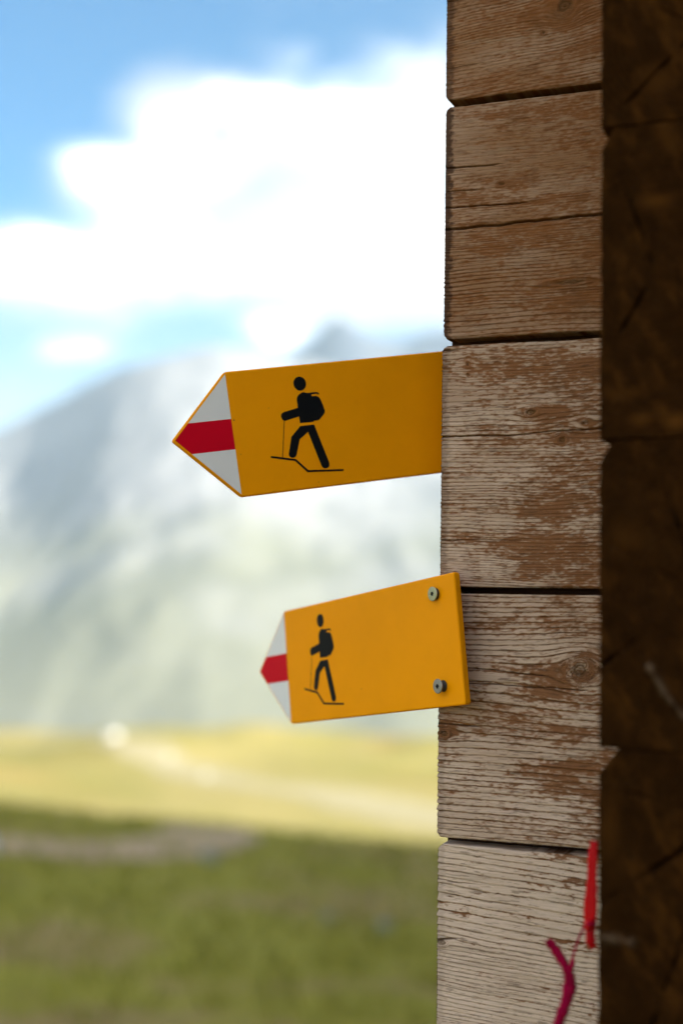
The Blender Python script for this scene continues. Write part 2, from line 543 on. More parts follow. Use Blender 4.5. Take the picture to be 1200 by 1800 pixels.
def timber(z0, z1, seed, spacing, amp, tone, wearb, tilt=0.0, knots=(), cracks=(), patches=(), edgew=0.0, shift=0.0, fine=True, sx=0.238, tone_grad=0.0,
           ragged=0.12, dark=0.7, soft=1.0):
    """one wall timber: weathered relief front face wrapping round its end, plus the long plain rest"""
    gap = 0.0032
    dz, ds = (0.00055, 0.0011) if fine else (0.003, 0.006)
    zt, zb = z1 - gap, z0 + gap
    zr = np.linspace(zb, zt, int((zt - zb) / dz))
    sr = np.linspace(0.0, sx, int(sx / ds))
    back = np.array([0.028, 0.014, 0.006, 0.0028, 0.0012])
    bend = np.array([DEPTH, 0.06, 0.035, 0.018, 0.009, 0.005, 0.0025, 0.001])
    Zrow = np.concatenate([np.full(5, zb), zr, np.full(5, zt)])
    Drow = np.concatenate([back, np.zeros(len(zr)), back[::-1]])
    Scol = np.concatenate([np.zeros(len(bend)), sr])
    Dcol = np.concatenate([bend, np.zeros(len(sr))])
    S, Zz = np.meshgrid(Scol, Zrow, indexing='ij')
    Dd = np.maximum(Dcol[:, None], Drow[None, :])
    # rounding of the long edges
    rr = 0.0022 + 0.0018 * fbm(S / 0.03, Zz * 0 + seed, seed, 3)
    e_t = np.clip(1 - (zt - Zz) / rr, 0, 1); e_b = np.clip(1 - (Zz - zb) / rr, 0, 1)
    e_l = np.clip(1 - S / 0.0022, 0, 1)
    # grain coordinate: straight grain + slow wander + flow round the knots
    inner = []
    gcoord = Zz + tilt * S + 0.004 * fbm(S / 0.11, Zz / 0.09, seed + 1, 3)
    kn = np.zeros_like(S); kring = np.zeros_like(S)
    for (ks, kz, kr, el, flow) in knots:
        u = (S - ks) / el; w = Zz - kz
        r2 = u * u + w * w
        gcoord = gcoord - w * flow * kr * kr / (r2 + 0.5 * kr * kr)
        rr_ = np.sqrt(r2) / kr * (1 + 0.5 * fbm(S / 0.006, Zz / 0.006, seed + 3, 2))
        if kr > 0.004 and el < 3: inner.append((1 - sst(rr_, 0.9, 1.7), rr_ * kr / 0.0021 + 40))
        kn = np.maximum(kn, (1 - sst(rr_, 0.30, 0.75)) * (0.75 + 0.25 * np.cos(rr_ * 14)))
        kring = np.maximum(kring, np.exp(-((rr_ - 0.95) / 0.45) ** 2))
    # growth rings: cumulative phase from a spacing table
    zt_ = np.linspace(z0 - 0.04, z1 + 0.04, 600)
    sp_ = np.interp((zt_ - z0) / (z1 - z0), np.linspace(0, 1, len(spacing)), spacing)
    sp_ = sp_ * (1 + 0.8 * fbm(zt_ / 0.02, zt_ * 0, seed + 5, 2))
    ph = np.cumsum(1 / np.maximum(sp_, 0.0012)) * (zt_[1] - zt_[0])
    phase = np.interp(gcoord, zt_, ph)
    phase = phase + 0.16 * fbm(S / 0.06, phase * 0.5, seed + 6, 2) + 0.45 * ragged * fbm(S / 0.005, phase * 1.0, seed + 7, 2)
    for w_i, p_i in inner:
        phase = np.where(w_i > 0.5, p_i, phase)
    ring = np.floor(phase)
    fr = phase - ring
    rid = lattice(ring.astype(np.int64), np.zeros_like(ring).astype(np.int64) + 3, seed)
    saw = np.where(fr > 0.13, (1 - fr) / 0.87, fr / 0.13)
    saw = saw ** 0.75
    av = np.interp((Zz - z0) / (z1 - z0), np.linspace(0, 1, len(amp)), amp)
    strength = 2.4 * av * (0.35 + 0.9 * rid) * (0.75 + 0.9 * fbm(S / 0.045, gcoord / 0.012, seed + 8, 2))
    h = strength * (saw - 0.6)
    fib = fbm(S / 0.014, gcoord / 0.0011, seed + 9, 3)
    h = h + 0.00016 * fib + 0.0009 * fbm(S / 0.06, Zz / 0.03, seed + 10, 3)
    chips = sst(fbm(S / 0.010, gcoord / 0.0030, seed + 12, 3), 0.22, 0.40)
    h = h - 0.00045 * chips
    h = h - 0.0012 * kn + 0.0006 * kring
    strk = np.zeros_like(S)
    for (s0, za, s1, zb_, wd, dp) in cracks:
        tt = np.clip((S - s0) / max(1e-6, (s1 - s0)), 0, 1)
        zc = za + (zb_ - za) * tt + 0.0016 * fbm(S / 0.02, S * 0 + za * 37, seed + 11, 4)
        inside = sst(S, s0 - 0.001, s0 + 0.001) * (1 - sst(S, s1 - 0.02, s1))
        w_ = wd * (0.3 + 0.7 * inside)
        prof = np.exp(-((Zz - zc) / w_) ** 2) * inside
        h = h - dp * prof
        strk = np.maximum(strk, prof)
    # wear: finish scoured off
    wv = 0.60 * fbm(S / 0.06, gcoord / 0.018, seed + 20, 3) + 0.42 * fbm(S / 0.016, gcoord / 0.0045, seed + 21, 3) + 0.62 * fbm(S / 0.0042, gcoord / 0.0015, seed + 22, 2) + 0.30 * (S / 0.17 - 0.5)
    wv = wv + wearb
    for (ps, pz, rs, rz, a) in patches:
        wv = wv + a * np.exp(-((S - ps) / rs) ** 2 - ((Zz - pz) / rz) ** 2)
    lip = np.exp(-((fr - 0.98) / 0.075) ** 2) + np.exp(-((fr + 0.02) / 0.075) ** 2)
    wv = wv + (0.45 * lip + 0.15 * (0.5 - saw)) * np.clip(av / 0.0006, 0.3, 1) + 0.20 * chips + 0.35 * kring
    wear = 0.92 * sst(wv, 0.15 - 0.19 * soft, 0.15 + 0.19 * soft)
    edg = edgew * (1 - sst(S + 0.006 * fbm(S / 0.004, Zz / 0.003, seed + 30, 3), 0.0050, 0.0105))
    edg = np.maximum(edg, 0.75 * edgew * (Dcol[:, None] > 0))
    shade_noise = sst(fbm(S / 0.03, gcoord / 0.02, seed + 33, 3) + 0.5 * fbm(S / 0.006, gcoord / 0.002, seed + 34, 2), -0.35, 0.35)
    strk = np.maximum(strk, dark * shade_noise * np.clip(lip, 0, 1) * np.clip(av / 0.0006, 0.35, 1))  # groove shade painted as dark lines under the lips, broken up by noise
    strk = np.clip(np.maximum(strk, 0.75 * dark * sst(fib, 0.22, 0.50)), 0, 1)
    tn = np.clip(tone + tone_grad * (z1 - Zz) / (z1 - z0) + 0.25 * fbm(S / 0.08, Zz / 0.03, seed + 31, 2), 0, 1)
    live = (Drow[None, :] == 0) * 1.0
    front = (Dcol[:, None] == 0) * live
    h = h * front
    Yl = Dd - h * front + rr * (e_t ** 2 + e_b ** 2) * live * 0.9 + 0.002 * e_l ** 2 * front
    # the end: ragged silhouette
    hs = (strength * (saw - 0.5) * 1.1 + 0.0005 * fib) * live
    endw = np.where(Dcol[:, None] > 0, 1.0, np.clip(1 - S / 0.006, 0, 1))
    X = S + shift - hs * endw
    # corners of the end are chamfered
    ch = 0.007
    cz = np.clip(1 - np.minimum(zt - Zz, Zz - zb) / ch, 0, 1)
    X = X + 0.0045 * cz ** 2 * endw * np.where(Zz > (z0 + z1) / 2, 1.0, 0.7)
    V = np.stack([X, Yl, Zz], 2).reshape(-1, 3)
    ni, nj = len(Scol), len(Zrow)
    F = grid_faces(ni, nj)
    # core: tongue that closes the joint, and the long rest of the timber (hidden behind the cross wall)
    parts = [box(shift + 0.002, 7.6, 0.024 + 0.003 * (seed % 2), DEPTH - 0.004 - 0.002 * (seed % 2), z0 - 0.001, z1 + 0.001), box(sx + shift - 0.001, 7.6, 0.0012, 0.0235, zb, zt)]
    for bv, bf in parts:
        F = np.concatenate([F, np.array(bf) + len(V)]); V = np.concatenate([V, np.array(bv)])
    na = len(V) - ni * nj
    at = {'wear': wear, 'knot': kn * 0.85, 'edge': edg, 'streak': strk, 'tone': tn}
    at = {k: np.concatenate([np.broadcast_to(v_, S.shape).ravel(), np.full(na, 1.0 if k == 'edge' else 0.0)]) for k, v_ in at.items()}  # core gets the full dark colour: painted shade inside the joints
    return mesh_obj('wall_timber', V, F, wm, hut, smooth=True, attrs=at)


mm = 0.001
# topmost visible timber: brown, big knot at its upper right
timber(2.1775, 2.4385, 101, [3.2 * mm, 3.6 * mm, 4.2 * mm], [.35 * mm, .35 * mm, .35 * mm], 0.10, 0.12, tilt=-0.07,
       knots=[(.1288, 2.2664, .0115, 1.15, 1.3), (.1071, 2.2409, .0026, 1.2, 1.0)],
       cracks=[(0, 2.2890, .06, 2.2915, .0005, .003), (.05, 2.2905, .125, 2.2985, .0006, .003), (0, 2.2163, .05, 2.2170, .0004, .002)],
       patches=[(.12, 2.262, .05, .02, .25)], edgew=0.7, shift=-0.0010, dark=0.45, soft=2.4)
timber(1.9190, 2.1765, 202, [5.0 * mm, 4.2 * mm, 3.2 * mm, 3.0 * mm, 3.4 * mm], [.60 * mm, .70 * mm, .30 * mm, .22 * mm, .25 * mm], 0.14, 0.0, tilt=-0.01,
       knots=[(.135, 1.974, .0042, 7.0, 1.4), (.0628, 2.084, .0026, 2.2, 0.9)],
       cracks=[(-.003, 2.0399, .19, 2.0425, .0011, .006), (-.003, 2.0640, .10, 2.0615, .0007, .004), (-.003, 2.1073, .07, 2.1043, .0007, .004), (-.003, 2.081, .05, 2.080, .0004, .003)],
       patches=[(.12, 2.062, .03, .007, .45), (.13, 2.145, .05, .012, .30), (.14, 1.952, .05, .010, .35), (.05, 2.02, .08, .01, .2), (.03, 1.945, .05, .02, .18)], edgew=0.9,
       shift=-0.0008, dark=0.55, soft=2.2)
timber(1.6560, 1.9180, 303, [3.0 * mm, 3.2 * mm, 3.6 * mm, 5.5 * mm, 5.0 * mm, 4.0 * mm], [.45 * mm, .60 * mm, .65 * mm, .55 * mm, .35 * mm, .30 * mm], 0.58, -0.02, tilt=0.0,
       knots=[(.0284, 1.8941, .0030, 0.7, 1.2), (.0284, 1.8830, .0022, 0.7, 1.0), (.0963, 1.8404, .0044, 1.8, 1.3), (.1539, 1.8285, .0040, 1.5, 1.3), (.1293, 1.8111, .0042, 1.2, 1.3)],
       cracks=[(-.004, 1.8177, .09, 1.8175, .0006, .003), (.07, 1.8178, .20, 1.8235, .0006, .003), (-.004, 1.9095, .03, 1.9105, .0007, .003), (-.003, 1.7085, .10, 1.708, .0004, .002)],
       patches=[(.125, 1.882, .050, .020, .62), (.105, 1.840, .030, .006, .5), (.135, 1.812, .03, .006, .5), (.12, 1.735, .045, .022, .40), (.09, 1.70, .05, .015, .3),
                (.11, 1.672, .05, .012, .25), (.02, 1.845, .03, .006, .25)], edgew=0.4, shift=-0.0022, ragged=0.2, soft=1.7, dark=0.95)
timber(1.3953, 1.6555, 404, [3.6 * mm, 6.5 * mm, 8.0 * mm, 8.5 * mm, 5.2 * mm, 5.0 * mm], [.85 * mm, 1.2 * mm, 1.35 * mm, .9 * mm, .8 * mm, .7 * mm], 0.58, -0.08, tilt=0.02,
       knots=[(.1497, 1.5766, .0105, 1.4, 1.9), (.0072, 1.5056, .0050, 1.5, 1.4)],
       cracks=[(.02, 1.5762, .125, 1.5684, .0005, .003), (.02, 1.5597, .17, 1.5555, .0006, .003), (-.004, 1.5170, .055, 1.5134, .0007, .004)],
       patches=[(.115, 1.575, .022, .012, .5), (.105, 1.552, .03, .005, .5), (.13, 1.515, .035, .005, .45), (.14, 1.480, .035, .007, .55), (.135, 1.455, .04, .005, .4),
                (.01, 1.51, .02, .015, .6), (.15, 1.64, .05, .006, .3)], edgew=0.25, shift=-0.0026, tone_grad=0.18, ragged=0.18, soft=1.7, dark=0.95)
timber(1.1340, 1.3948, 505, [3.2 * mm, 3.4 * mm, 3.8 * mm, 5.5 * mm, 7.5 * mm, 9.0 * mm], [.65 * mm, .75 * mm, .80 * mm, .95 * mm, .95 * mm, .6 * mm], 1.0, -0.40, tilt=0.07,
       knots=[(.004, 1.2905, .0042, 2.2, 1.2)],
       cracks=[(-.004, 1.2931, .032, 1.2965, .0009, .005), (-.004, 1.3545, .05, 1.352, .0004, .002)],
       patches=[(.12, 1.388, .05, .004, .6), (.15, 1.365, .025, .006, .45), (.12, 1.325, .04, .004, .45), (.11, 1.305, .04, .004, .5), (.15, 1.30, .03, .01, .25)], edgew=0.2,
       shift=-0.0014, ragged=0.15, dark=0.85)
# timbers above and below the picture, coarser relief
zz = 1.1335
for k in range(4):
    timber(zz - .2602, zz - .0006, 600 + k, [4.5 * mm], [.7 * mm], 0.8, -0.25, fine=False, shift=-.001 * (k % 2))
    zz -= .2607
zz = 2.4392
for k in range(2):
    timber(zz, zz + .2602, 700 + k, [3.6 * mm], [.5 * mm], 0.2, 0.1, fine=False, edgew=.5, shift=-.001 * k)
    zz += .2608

# --- dark end grain of the crossing wall
em, n, bs = material('dark_end_grain')
ringa, cracka, palea, warma = (n.attr(k) for k in ('ring', 'crack', 'pale', 'warm'))
obc = n.new('ShaderNodeTexCoord').outputs['Object']
f1 = n.noise(obc, 60, 6, 0.65)
f2 = n.noise(obc, 420, 4, 0.6)
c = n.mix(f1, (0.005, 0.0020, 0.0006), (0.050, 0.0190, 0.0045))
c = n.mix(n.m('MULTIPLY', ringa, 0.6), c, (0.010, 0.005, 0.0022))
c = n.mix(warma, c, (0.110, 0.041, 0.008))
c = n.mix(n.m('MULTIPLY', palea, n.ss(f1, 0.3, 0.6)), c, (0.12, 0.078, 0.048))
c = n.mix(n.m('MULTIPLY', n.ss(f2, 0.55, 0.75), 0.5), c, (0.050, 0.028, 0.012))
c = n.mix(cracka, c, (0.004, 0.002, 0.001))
n.link(c, bs.inputs['Base Color'])
bs.inputs['Roughness'].default_value = 0.85
bs.inputs['Specular IOR Level'].default_value = 0.0
bp = n.new('ShaderNodeBump'); bp.inputs['Strength'].default_value = 0.6; bp.inputs['Distance'].default_value = 0.001
n.link(f2, bp.inputs['Height']); n.link(bp.outputs[0], bs.inputs['Normal'])

CX0, CX1, COUT = 0.2150, 0.3650, 0.2366
HUT_LEN = 18.0


def cross_timber(z0, z1, seed, pith, cracks=(), slivers=(), warm=(), fine=True, chx=0.010, chz=0.019, x0=CX0, x1=CX1, out=COUT):
    """squared beam running back from its sawn end; local y points away from the camera"""
    st_ = 0.0014 if fine else 0.006
    zb, zt = z0 + 0.0002, z1 - 0.0002
    us = np.linspace(0, 1, int((x1 - x0) / st_)); zs = np.linspace(zb, zt, int((zt - zb) / st_))
    U, Zz = np.meshgrid(us, zs, indexing='ij')
    left = x0 + chx * np.clip(1 - (zt - Zz) / chz, 0, 1) + 0.0012 * fbm(Zz / 0.012, Zz * 0 + seed, seed, 3)
    right = x1 - 0.009 * np.clip(1 - (zt - Zz) / 0.012, 0, 1)
    X = left + (right - left) * U
    px, pz = pith
    ang = np.arctan2(Zz - pz, X - px)
    rad = np.hypot(X - px, Zz - pz) * (1 + 0.06 * fbm(ang * 1.3, ang * 0, seed + 1, 3))
    ph = rad / 0.0052 + 0.5 * fbm(X / 0.03, Zz / 0.03, seed + 2, 2)
    ring = 0.5 + 0.5 * np.cos(2 * np.pi * ph)
    ring = ring ** 3
    crack = np.zeros_like(X)
    for (a, r0_, r1_, wd) in cracks:
        da = (ang - a + np.pi) % (2 * np.pi) - np.pi
        dist = np.abs(da) * rad + 0.002 * fbm(rad / 0.01, rad * 0 + a, seed + 3, 2)
        ins = sst(rad, r0_, r0_ + 0.01) * (1 - sst(rad, r1_ - 0.03, r1_))
        crack = np.maximum(crack, 0.8 * np.exp(-(dist / (wd * 0.7)) ** 2) * ins * sst(fbm(X / 0.03, Zz / 0.03, seed + 13, 2), -0.35, 0.15))

    def seg(x_a, z_a, x_b, z_b, w):
        t = np.clip(((X - x_a) * (x_b - x_a) + (Zz - z_a) * (z_b - z_a)) / ((x_b - x_a) ** 2 + (z_b - z_a) ** 2), 0, 1)
        d = np.hypot(X - x_a - t * (x_b - x_a), Zz - z_a - t * (z_b - z_a))
        return np.exp(-(d / (w * (1 + 0.8 * fbm(X / 0.01, Zz / 0.01, seed + 5, 2)))) ** 2)
    palev = np.zeros_like(X)
    for sgm in slivers:
        palev = np.maximum(palev, seg(*sgm))
    wrm = 0.45 * sst(fbm(X / 0.016 + 0.4 * Zz / 0.016, Zz / 0.034, seed + 6, 5, 0.65) + 0.3 * (ring - 0.5), -0.1, 0.8)
    for (wx, wz, wrx, wrz, wa) in warm:
        wrm = np.maximum(wrm, wa * np.exp(-((X - wx) / wrx) ** 2 - ((Zz - wz) / wrz) ** 2))
    h = 0.0008 * (ring - 0.5) - 0.007 * crack + 0.0025 * fbm(X / 0.03, Zz / 0.03, seed + 7, 4) + 0.004 * palev
    d_edge = np.minimum(X - left, right - X)
    h = h - 0.004 * np.clip(1 - d_edge / 0.004, 0, 1) ** 2
    Y = -out - h
    ni, nj = len(us), len(zs)
    V = np.stack([X, Y, Zz], 2).reshape(-1, 3)
    F = grid_faces(ni, nj)
    # sides run back along the wall
    per = [i * nj for i in range(ni)] + [(ni - 1) * nj + j for j in range(1, nj)] + [i * nj + nj - 1 for i in range(ni - 2, -1, -1)] + [j for j in range(nj - 2, 0, -1)]
    per = np.array(per)
    Vb = V[per].copy(); Vb[:, 1] = HUT_LEN
    k = len(per)
    a = per; b = np.roll(per, -1)
    c_ = np.arange(k) + len(V); d_ = np.roll(c_, -1)
    F = np.concatenate([F, np.stack([b, a, c_, d_], 1)])
    at = {'ring': ring, 'crack': crack, 'pale': palev, 'warm': np.clip(wrm, 0, 1)}
    at = {kk: np.concatenate([vv.ravel(), np.zeros(k) if kk != 'warm' else np.full(k, .5)]) for kk, vv in at.items()}
    V = np.concatenate([V, Vb])
    me_faces = F
    return mesh_obj('cross_timber', V, me_faces, em, hut, smooth=False, attrs=at)


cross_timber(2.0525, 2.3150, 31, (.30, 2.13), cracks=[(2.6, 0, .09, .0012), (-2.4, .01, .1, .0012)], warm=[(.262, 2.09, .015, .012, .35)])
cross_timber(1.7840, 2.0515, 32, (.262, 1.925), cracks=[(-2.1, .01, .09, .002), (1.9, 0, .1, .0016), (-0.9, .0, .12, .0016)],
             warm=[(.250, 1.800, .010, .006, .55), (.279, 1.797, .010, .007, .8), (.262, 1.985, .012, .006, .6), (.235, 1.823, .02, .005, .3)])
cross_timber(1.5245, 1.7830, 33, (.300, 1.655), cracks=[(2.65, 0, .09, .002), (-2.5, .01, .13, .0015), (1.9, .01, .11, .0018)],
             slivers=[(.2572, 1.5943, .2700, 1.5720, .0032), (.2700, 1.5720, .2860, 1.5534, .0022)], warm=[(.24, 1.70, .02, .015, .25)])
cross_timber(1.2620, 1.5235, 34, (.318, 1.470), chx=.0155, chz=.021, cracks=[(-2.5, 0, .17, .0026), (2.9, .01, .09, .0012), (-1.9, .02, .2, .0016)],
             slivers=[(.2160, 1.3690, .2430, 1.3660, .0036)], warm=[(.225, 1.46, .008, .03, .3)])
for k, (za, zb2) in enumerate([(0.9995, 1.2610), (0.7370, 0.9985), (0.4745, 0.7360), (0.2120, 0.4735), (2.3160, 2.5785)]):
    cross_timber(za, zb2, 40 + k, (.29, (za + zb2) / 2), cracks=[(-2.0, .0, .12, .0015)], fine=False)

# --- plinth, far walls, gable and roof
plinth_m = simple('rubble_plinth', (0.33, 0.31, 0.28), 0.95, var=0.35, scale=7, spec=0.1, bump=0.6)
o = mesh_obj('plinth', *box(0.02, 7.7, 0.03, HUT_LEN + .1, -1.9, 0.09), plinth_m, hut)
for k in range(10):
    za = 0.095 + .262 * k
    if k < 9:
        bevel(mesh_obj('wall_timber', *box(7.45, 7.6, 0.1, HUT_LEN, za, za + .2605), plain_wood, hut), .004)
    bevel(mesh_obj('wall_timber', *box(0.1, 7.6, HUT_LEN - .2, HUT_LEN - .11, za, za + .2605), plain_wood, hut), .004)
RX, RZ, EV = 3.9, 6.6, 3.0      # ridge position, ridge height, eave height at the outer walls
def roof_z(x):
    return EV + (RZ - EV) * (1 - abs(x - RX) / RX)
for yy in (0.012, HUT_LEN - .19):
    nb_ = 24
    for i in range(nb_):
        xa, xb = 0.22 + i * (7.3 / nb_), 0.22 + (i + 1) * (7.3 / nb_) - .006
        za = 2.97 if yy < 1 else 2.72
        ha, hb = max(za + .02, roof_z(xa) + .02), max(za + .02, roof_z(xb) + .02)
        v = [(xa, yy, za), (xb, yy, za), (xb, yy + .03, za), (xa, yy + .03, za), (xa, yy, ha), (xb, yy, hb), (xb, yy + .03, hb), (xa, yy + .03, ha)]
        mesh_obj('gable_board', v, box(0, 1, 0, 1, 0, 1)[1], plain_wood, hut)
roof_m = simple('grey_roof_boards', (0.19, 0.165, 0.14), 0.9, var=0.35, scale=6, spec=0.15)
slope = math.atan2(RZ - EV, RX)
for side in (-1, 1):
    npl = 62
    for i in range(npl):
        y0_ = -0.30 + i * (HUT_LEN + 0.8) / npl
        y1_ = y0_ + (HUT_LEN + 0.8) / npl - .006
        t0, t1 = 0.015, RX + (0.12 if side < 0 else 0.38)
        lift = 0.05 if i % 2 else 0.022
        def pt(t, h):
            return (RX + side * (t * 1.0) - side * 0 + side * h * math.sin(slope), RZ + 0.05 - t * math.tan(slope) + h * math.cos(slope))
        q = [pt(t0, lift), pt(t1, lift), pt(t1, lift + .024), pt(t0, lift + .024)]
        v = [(q[0][0], y0_, q[0][1]), (q[1][0], y0_, q[1][1]), (q[2][0], y0_, q[2][1]), (q[3][0], y0_, q[3][1])]
        v += [(a_, y1_, c2) for (a_, _, c2) in v]
        f = [(0, 1, 2, 3), (7, 6, 5, 4), (0, 4, 5, 1), (1, 5, 6, 2), (2, 6, 7, 3), (3, 7, 4, 0)]
        mesh_obj('roof_board', v, f, roof_m, hut)
    for i in range(12):
        yc = -0.2 + i * (HUT_LEN + 0.6) / 11.0
        def pt2(t, h):
            return (RX + side * t + side * h * math.sin(slope), RZ + 0.05 - t * math.tan(slope) + h * math.cos(slope))
        te = RX + (0.08 if side < 0 else 0.30)
        q = [pt2(.02, -.13), pt2(te, -.13), pt2(te, .018), pt2(.02, .018)]
        v = [(a_, yc - .05, c2) for a_, c2 in q] + [(a_, yc + .05, c2) for a_, c2 in q]
        mesh_obj('rafter', v, f, plain_wood, hut)

# --- added wing, unseen right of the camera, to block frontal light: timbers, end wall, roof
WX0, WX1, WY = 2.75, 7.4, -6.0
mesh_obj('plinth', *box(WX0 + .02, WX1, WY + .02, -0.012, -1.2, 0.085), plinth_m, hut)  # plinth of the added, unseen wing
for k in range(11):
    za = 0.09 + .262 * k
    bevel(mesh_obj('wall_timber', *box(WX0, WX0 + .14, WY, -0.03, za, za + .2605), plain_wood, hut), .004)  # near side of the added, unseen wing
    bevel(mesh_obj('wall_timber', *box(WX1 - .14, WX1, WY, -0.03, za, za + .2605), plain_wood, hut), .004)  # far side of the added, unseen wing
    bevel(mesh_obj('wall_timber', *box(WX0 - .15, WX1 + .15, WY + .12, WY + .26, za + .12, za + .38), plain_wood, hut), .004)  # end wall of the added, unseen wing
wc, wh, ws = (WX0 + WX1) / 2, 4.6, 0.72
for side in (-1, 1):
    for i in range(26):
        y0_ = WY - .4 + i * (5.95 + .4) / 26; y1_ = y0_ + (5.95 + .4) / 26 - .006
        hw = (WX1 - WX0) / 2 + .45
        lift = .03 * (i % 2)
        v = [(wc + side * t_, yy_, wh - ws * t_ + lift + dh) for yy_ in (y0_, y1_) for (t_, dh) in ((.01, 0), (hw, 0), (hw, .026), (.01, .026))]
        mesh_obj('roof_board', v, [(0, 1, 2, 3), (7, 6, 5, 4), (0, 4, 5, 1), (1, 5, 6, 2), (2, 6, 7, 3), (3, 7, 4, 0)], roof_m, hut)

# ------------------------------------------------------------------ trail signs
H, L, TIP, TH = .136, .3276, .0662, .0085


def paint(name, col, rough=0.32, dirt=0.25, spec=0.04):
    m, n, bs = material(name)
    t = n.new('ShaderNodeTexCoord').outputs['Object']
    big = n.noise(t, 9, 5, 0.6)
    sm = n.noise(t, 260, 4, 0.6)
    c = n.mix(n.m('MULTIPLY', n.ss(big, 0.35, 0.75), dirt), col, tuple(x * 0.82 for x in col))
    sp_ = n.new('ShaderNodeTexVoronoi'); sp_.inputs['Scale'].default_value = 55
    n.link(t, sp_.inputs['Vector'])
    rare = n.noise(t, 23, 2, 0.5)
    spot = n.m('MULTIPLY', n.m('SUBTRACT', 1.0, n.ss(sp_.outputs['Distance'], 0.02, 0.055)), n.ss(rare, 0.60, 0.66))
    c = n.mix(n.m('MULTIPLY', spot, 0.8), c, (0.10, 0.045, 0.015))
    n.link(c, bs.inputs['Base Color'])
    n.link(n.m('MULTIPLY_ADD', big, 0.18, rough - 0.06), bs.inputs['Roughness'])
    bs.inputs['Specular IOR Level'].default_value = spec
    b = n.new('ShaderNodeBump'); b.inputs['Strength'].default_value = 0.10; b.inputs['Distance'].default_value = 0.0003
    n.link(sm, b.inputs['Height']); n.link(b.outputs[0], bs.inputs['Normal'])
    return m


yellow = paint('yellow_sign_enamel', (0.94, 0.335, 0.0015), 0.34, dirt=0.4)
white = paint('white_sign_film', (0.78, 0.76, 0.76), 0.34)
red = paint('red_sign_film', (0.62, 0.003, 0.018), 0.28)
black = paint('black_sign_film', (0.006, 0.0065, 0.008), 0.36, 0.1, spec=0.06)
zinc_y = simple('yellow_zinc', (0.34, 0.33, 0.22), 0.35, 1.0, 0.2, 300)
zinc_g = simple('grey_zinc', (0.26, 0.26, 0.27), 0.38, 1.0, 0.2, 300)
rubber = simple('black_collar', (0.016, 0.016, 0.016), 0.6)
rust = simple('rust_stain', (0.16, 0.055, 0.015), 0.9)

TORSO = [(80.38, 36.32), (82.47, 37.34), (84.43, 37.52), (87.17, 36.31), (91.04, 36.11), (94.94, 36.2), (98.83, 36.1), (100.85, 35.23), (101.64, 33.93), (101.33, 33.11),
         (99.94, 33.62), (98.08, 34.28), (94.66, 34.24), (92.87, 33.95), (92.5, 32.76), (93.37, 32.01), (97.26, 32.0), (99.57, 31.11), (101.05, 29.83), (101.99, 28.22),
         (103.85, 22.17), (105.42, 15.4), (105.27, 13.71), (104.56, 12.18), (100.68, 8.33), (97.87, 5.8), (96.31, 5.11), (91.25, 5.17), (90.89, 3.98), (75.58, 4.18),
         (75.47, 11.52), (59.98, 8.45), (58.26, 8.53), (56.38, 10.13), (55.45, 13.04), (55.77, 15.35), (57.17, 17.07), (59.43, 18.06), (75.38, 21.02), (75.57, 29.75),
         (76.25, 32.5), (77.73, 34.7)]
LEGS = [(75.31, 0.92), (91.05, 1.05), (102.15, -42.27), (102.03, -45.08), (100.67, -47.09), (98.37, -48.15), (95.94, -48.06), (93.89, -46.69), (92.85, -44.51),
        (83.1, -6.2), (72.68, -13.34), (66.91, -29.39), (65.67, -31.31), (63.58, -32.48), (61.1, -32.29), (59.15, -31.14), (58.22, -28.88), (58.55, -26.58), (63.86, -9.58)]
POLE = [(58.09, 8.64), (58.84, 8.56), (51.25, -30.9), (50.50, -30.83)]
SLOPE = [(38.26, -27.77), (50.58, -30.64), (64.99, -34.04), (66.12, -34.91), (77.62, -47.74), (117.24, -51.06), (116.94, -53.1), (76.25, -49.83), (64.03, -36.08), (37.96, -29.88)]
HEAD = [(81.35 + 7.1 * math.cos(i * math.pi / 16), 47.17 + 7.75 * math.sin(i * math.pi / 16)) for i in range(32)]


def film(name, polys, mat, parent, off=0.0, scale=0.001, lift=0.00025):
    """thin printed film: filled outlines lying on the sign face (local y = -normal)"""
    import bmesh
    bm = bmesh.new()
    for p in polys:
        vs_ = [bm.verts.new(((x + off) * scale, -lift, z * scale)) for x, z in p]
        fc = bm.faces.new(vs_)
        fc.normal_update()
        if fc.normal.y > 0: fc.normal_flip()
    bmesh.ops.triangulate(bm, faces=bm.faces[:], ngon_method='EAR_CLIP')
    me = bpy.data.meshes.new(name)
    bm.to_mesh(me); bm.free()
    me.materials.append(mat)
    o = bpy.data.objects.new(name, me); C.objects.link(o); o.parent = parent
    return o


def lathe(profile, seg=28):
    """profile of (radius, y); axis along local y"""
    V = []; F = []
    for (r_, y_) in profile:
        for k in range(seg):
            a = 2 * math.pi * k / seg
            V.append((r_ * math.cos(a), y_, r_ * math.sin(a)))
    for i in range(len(profile) - 1):
        for k in range(seg):
            F.append((i * seg + k, i * seg + (k + 1) % seg, (i + 1) * seg + (k + 1) % seg, (i + 1) * seg + k))
    return V, F


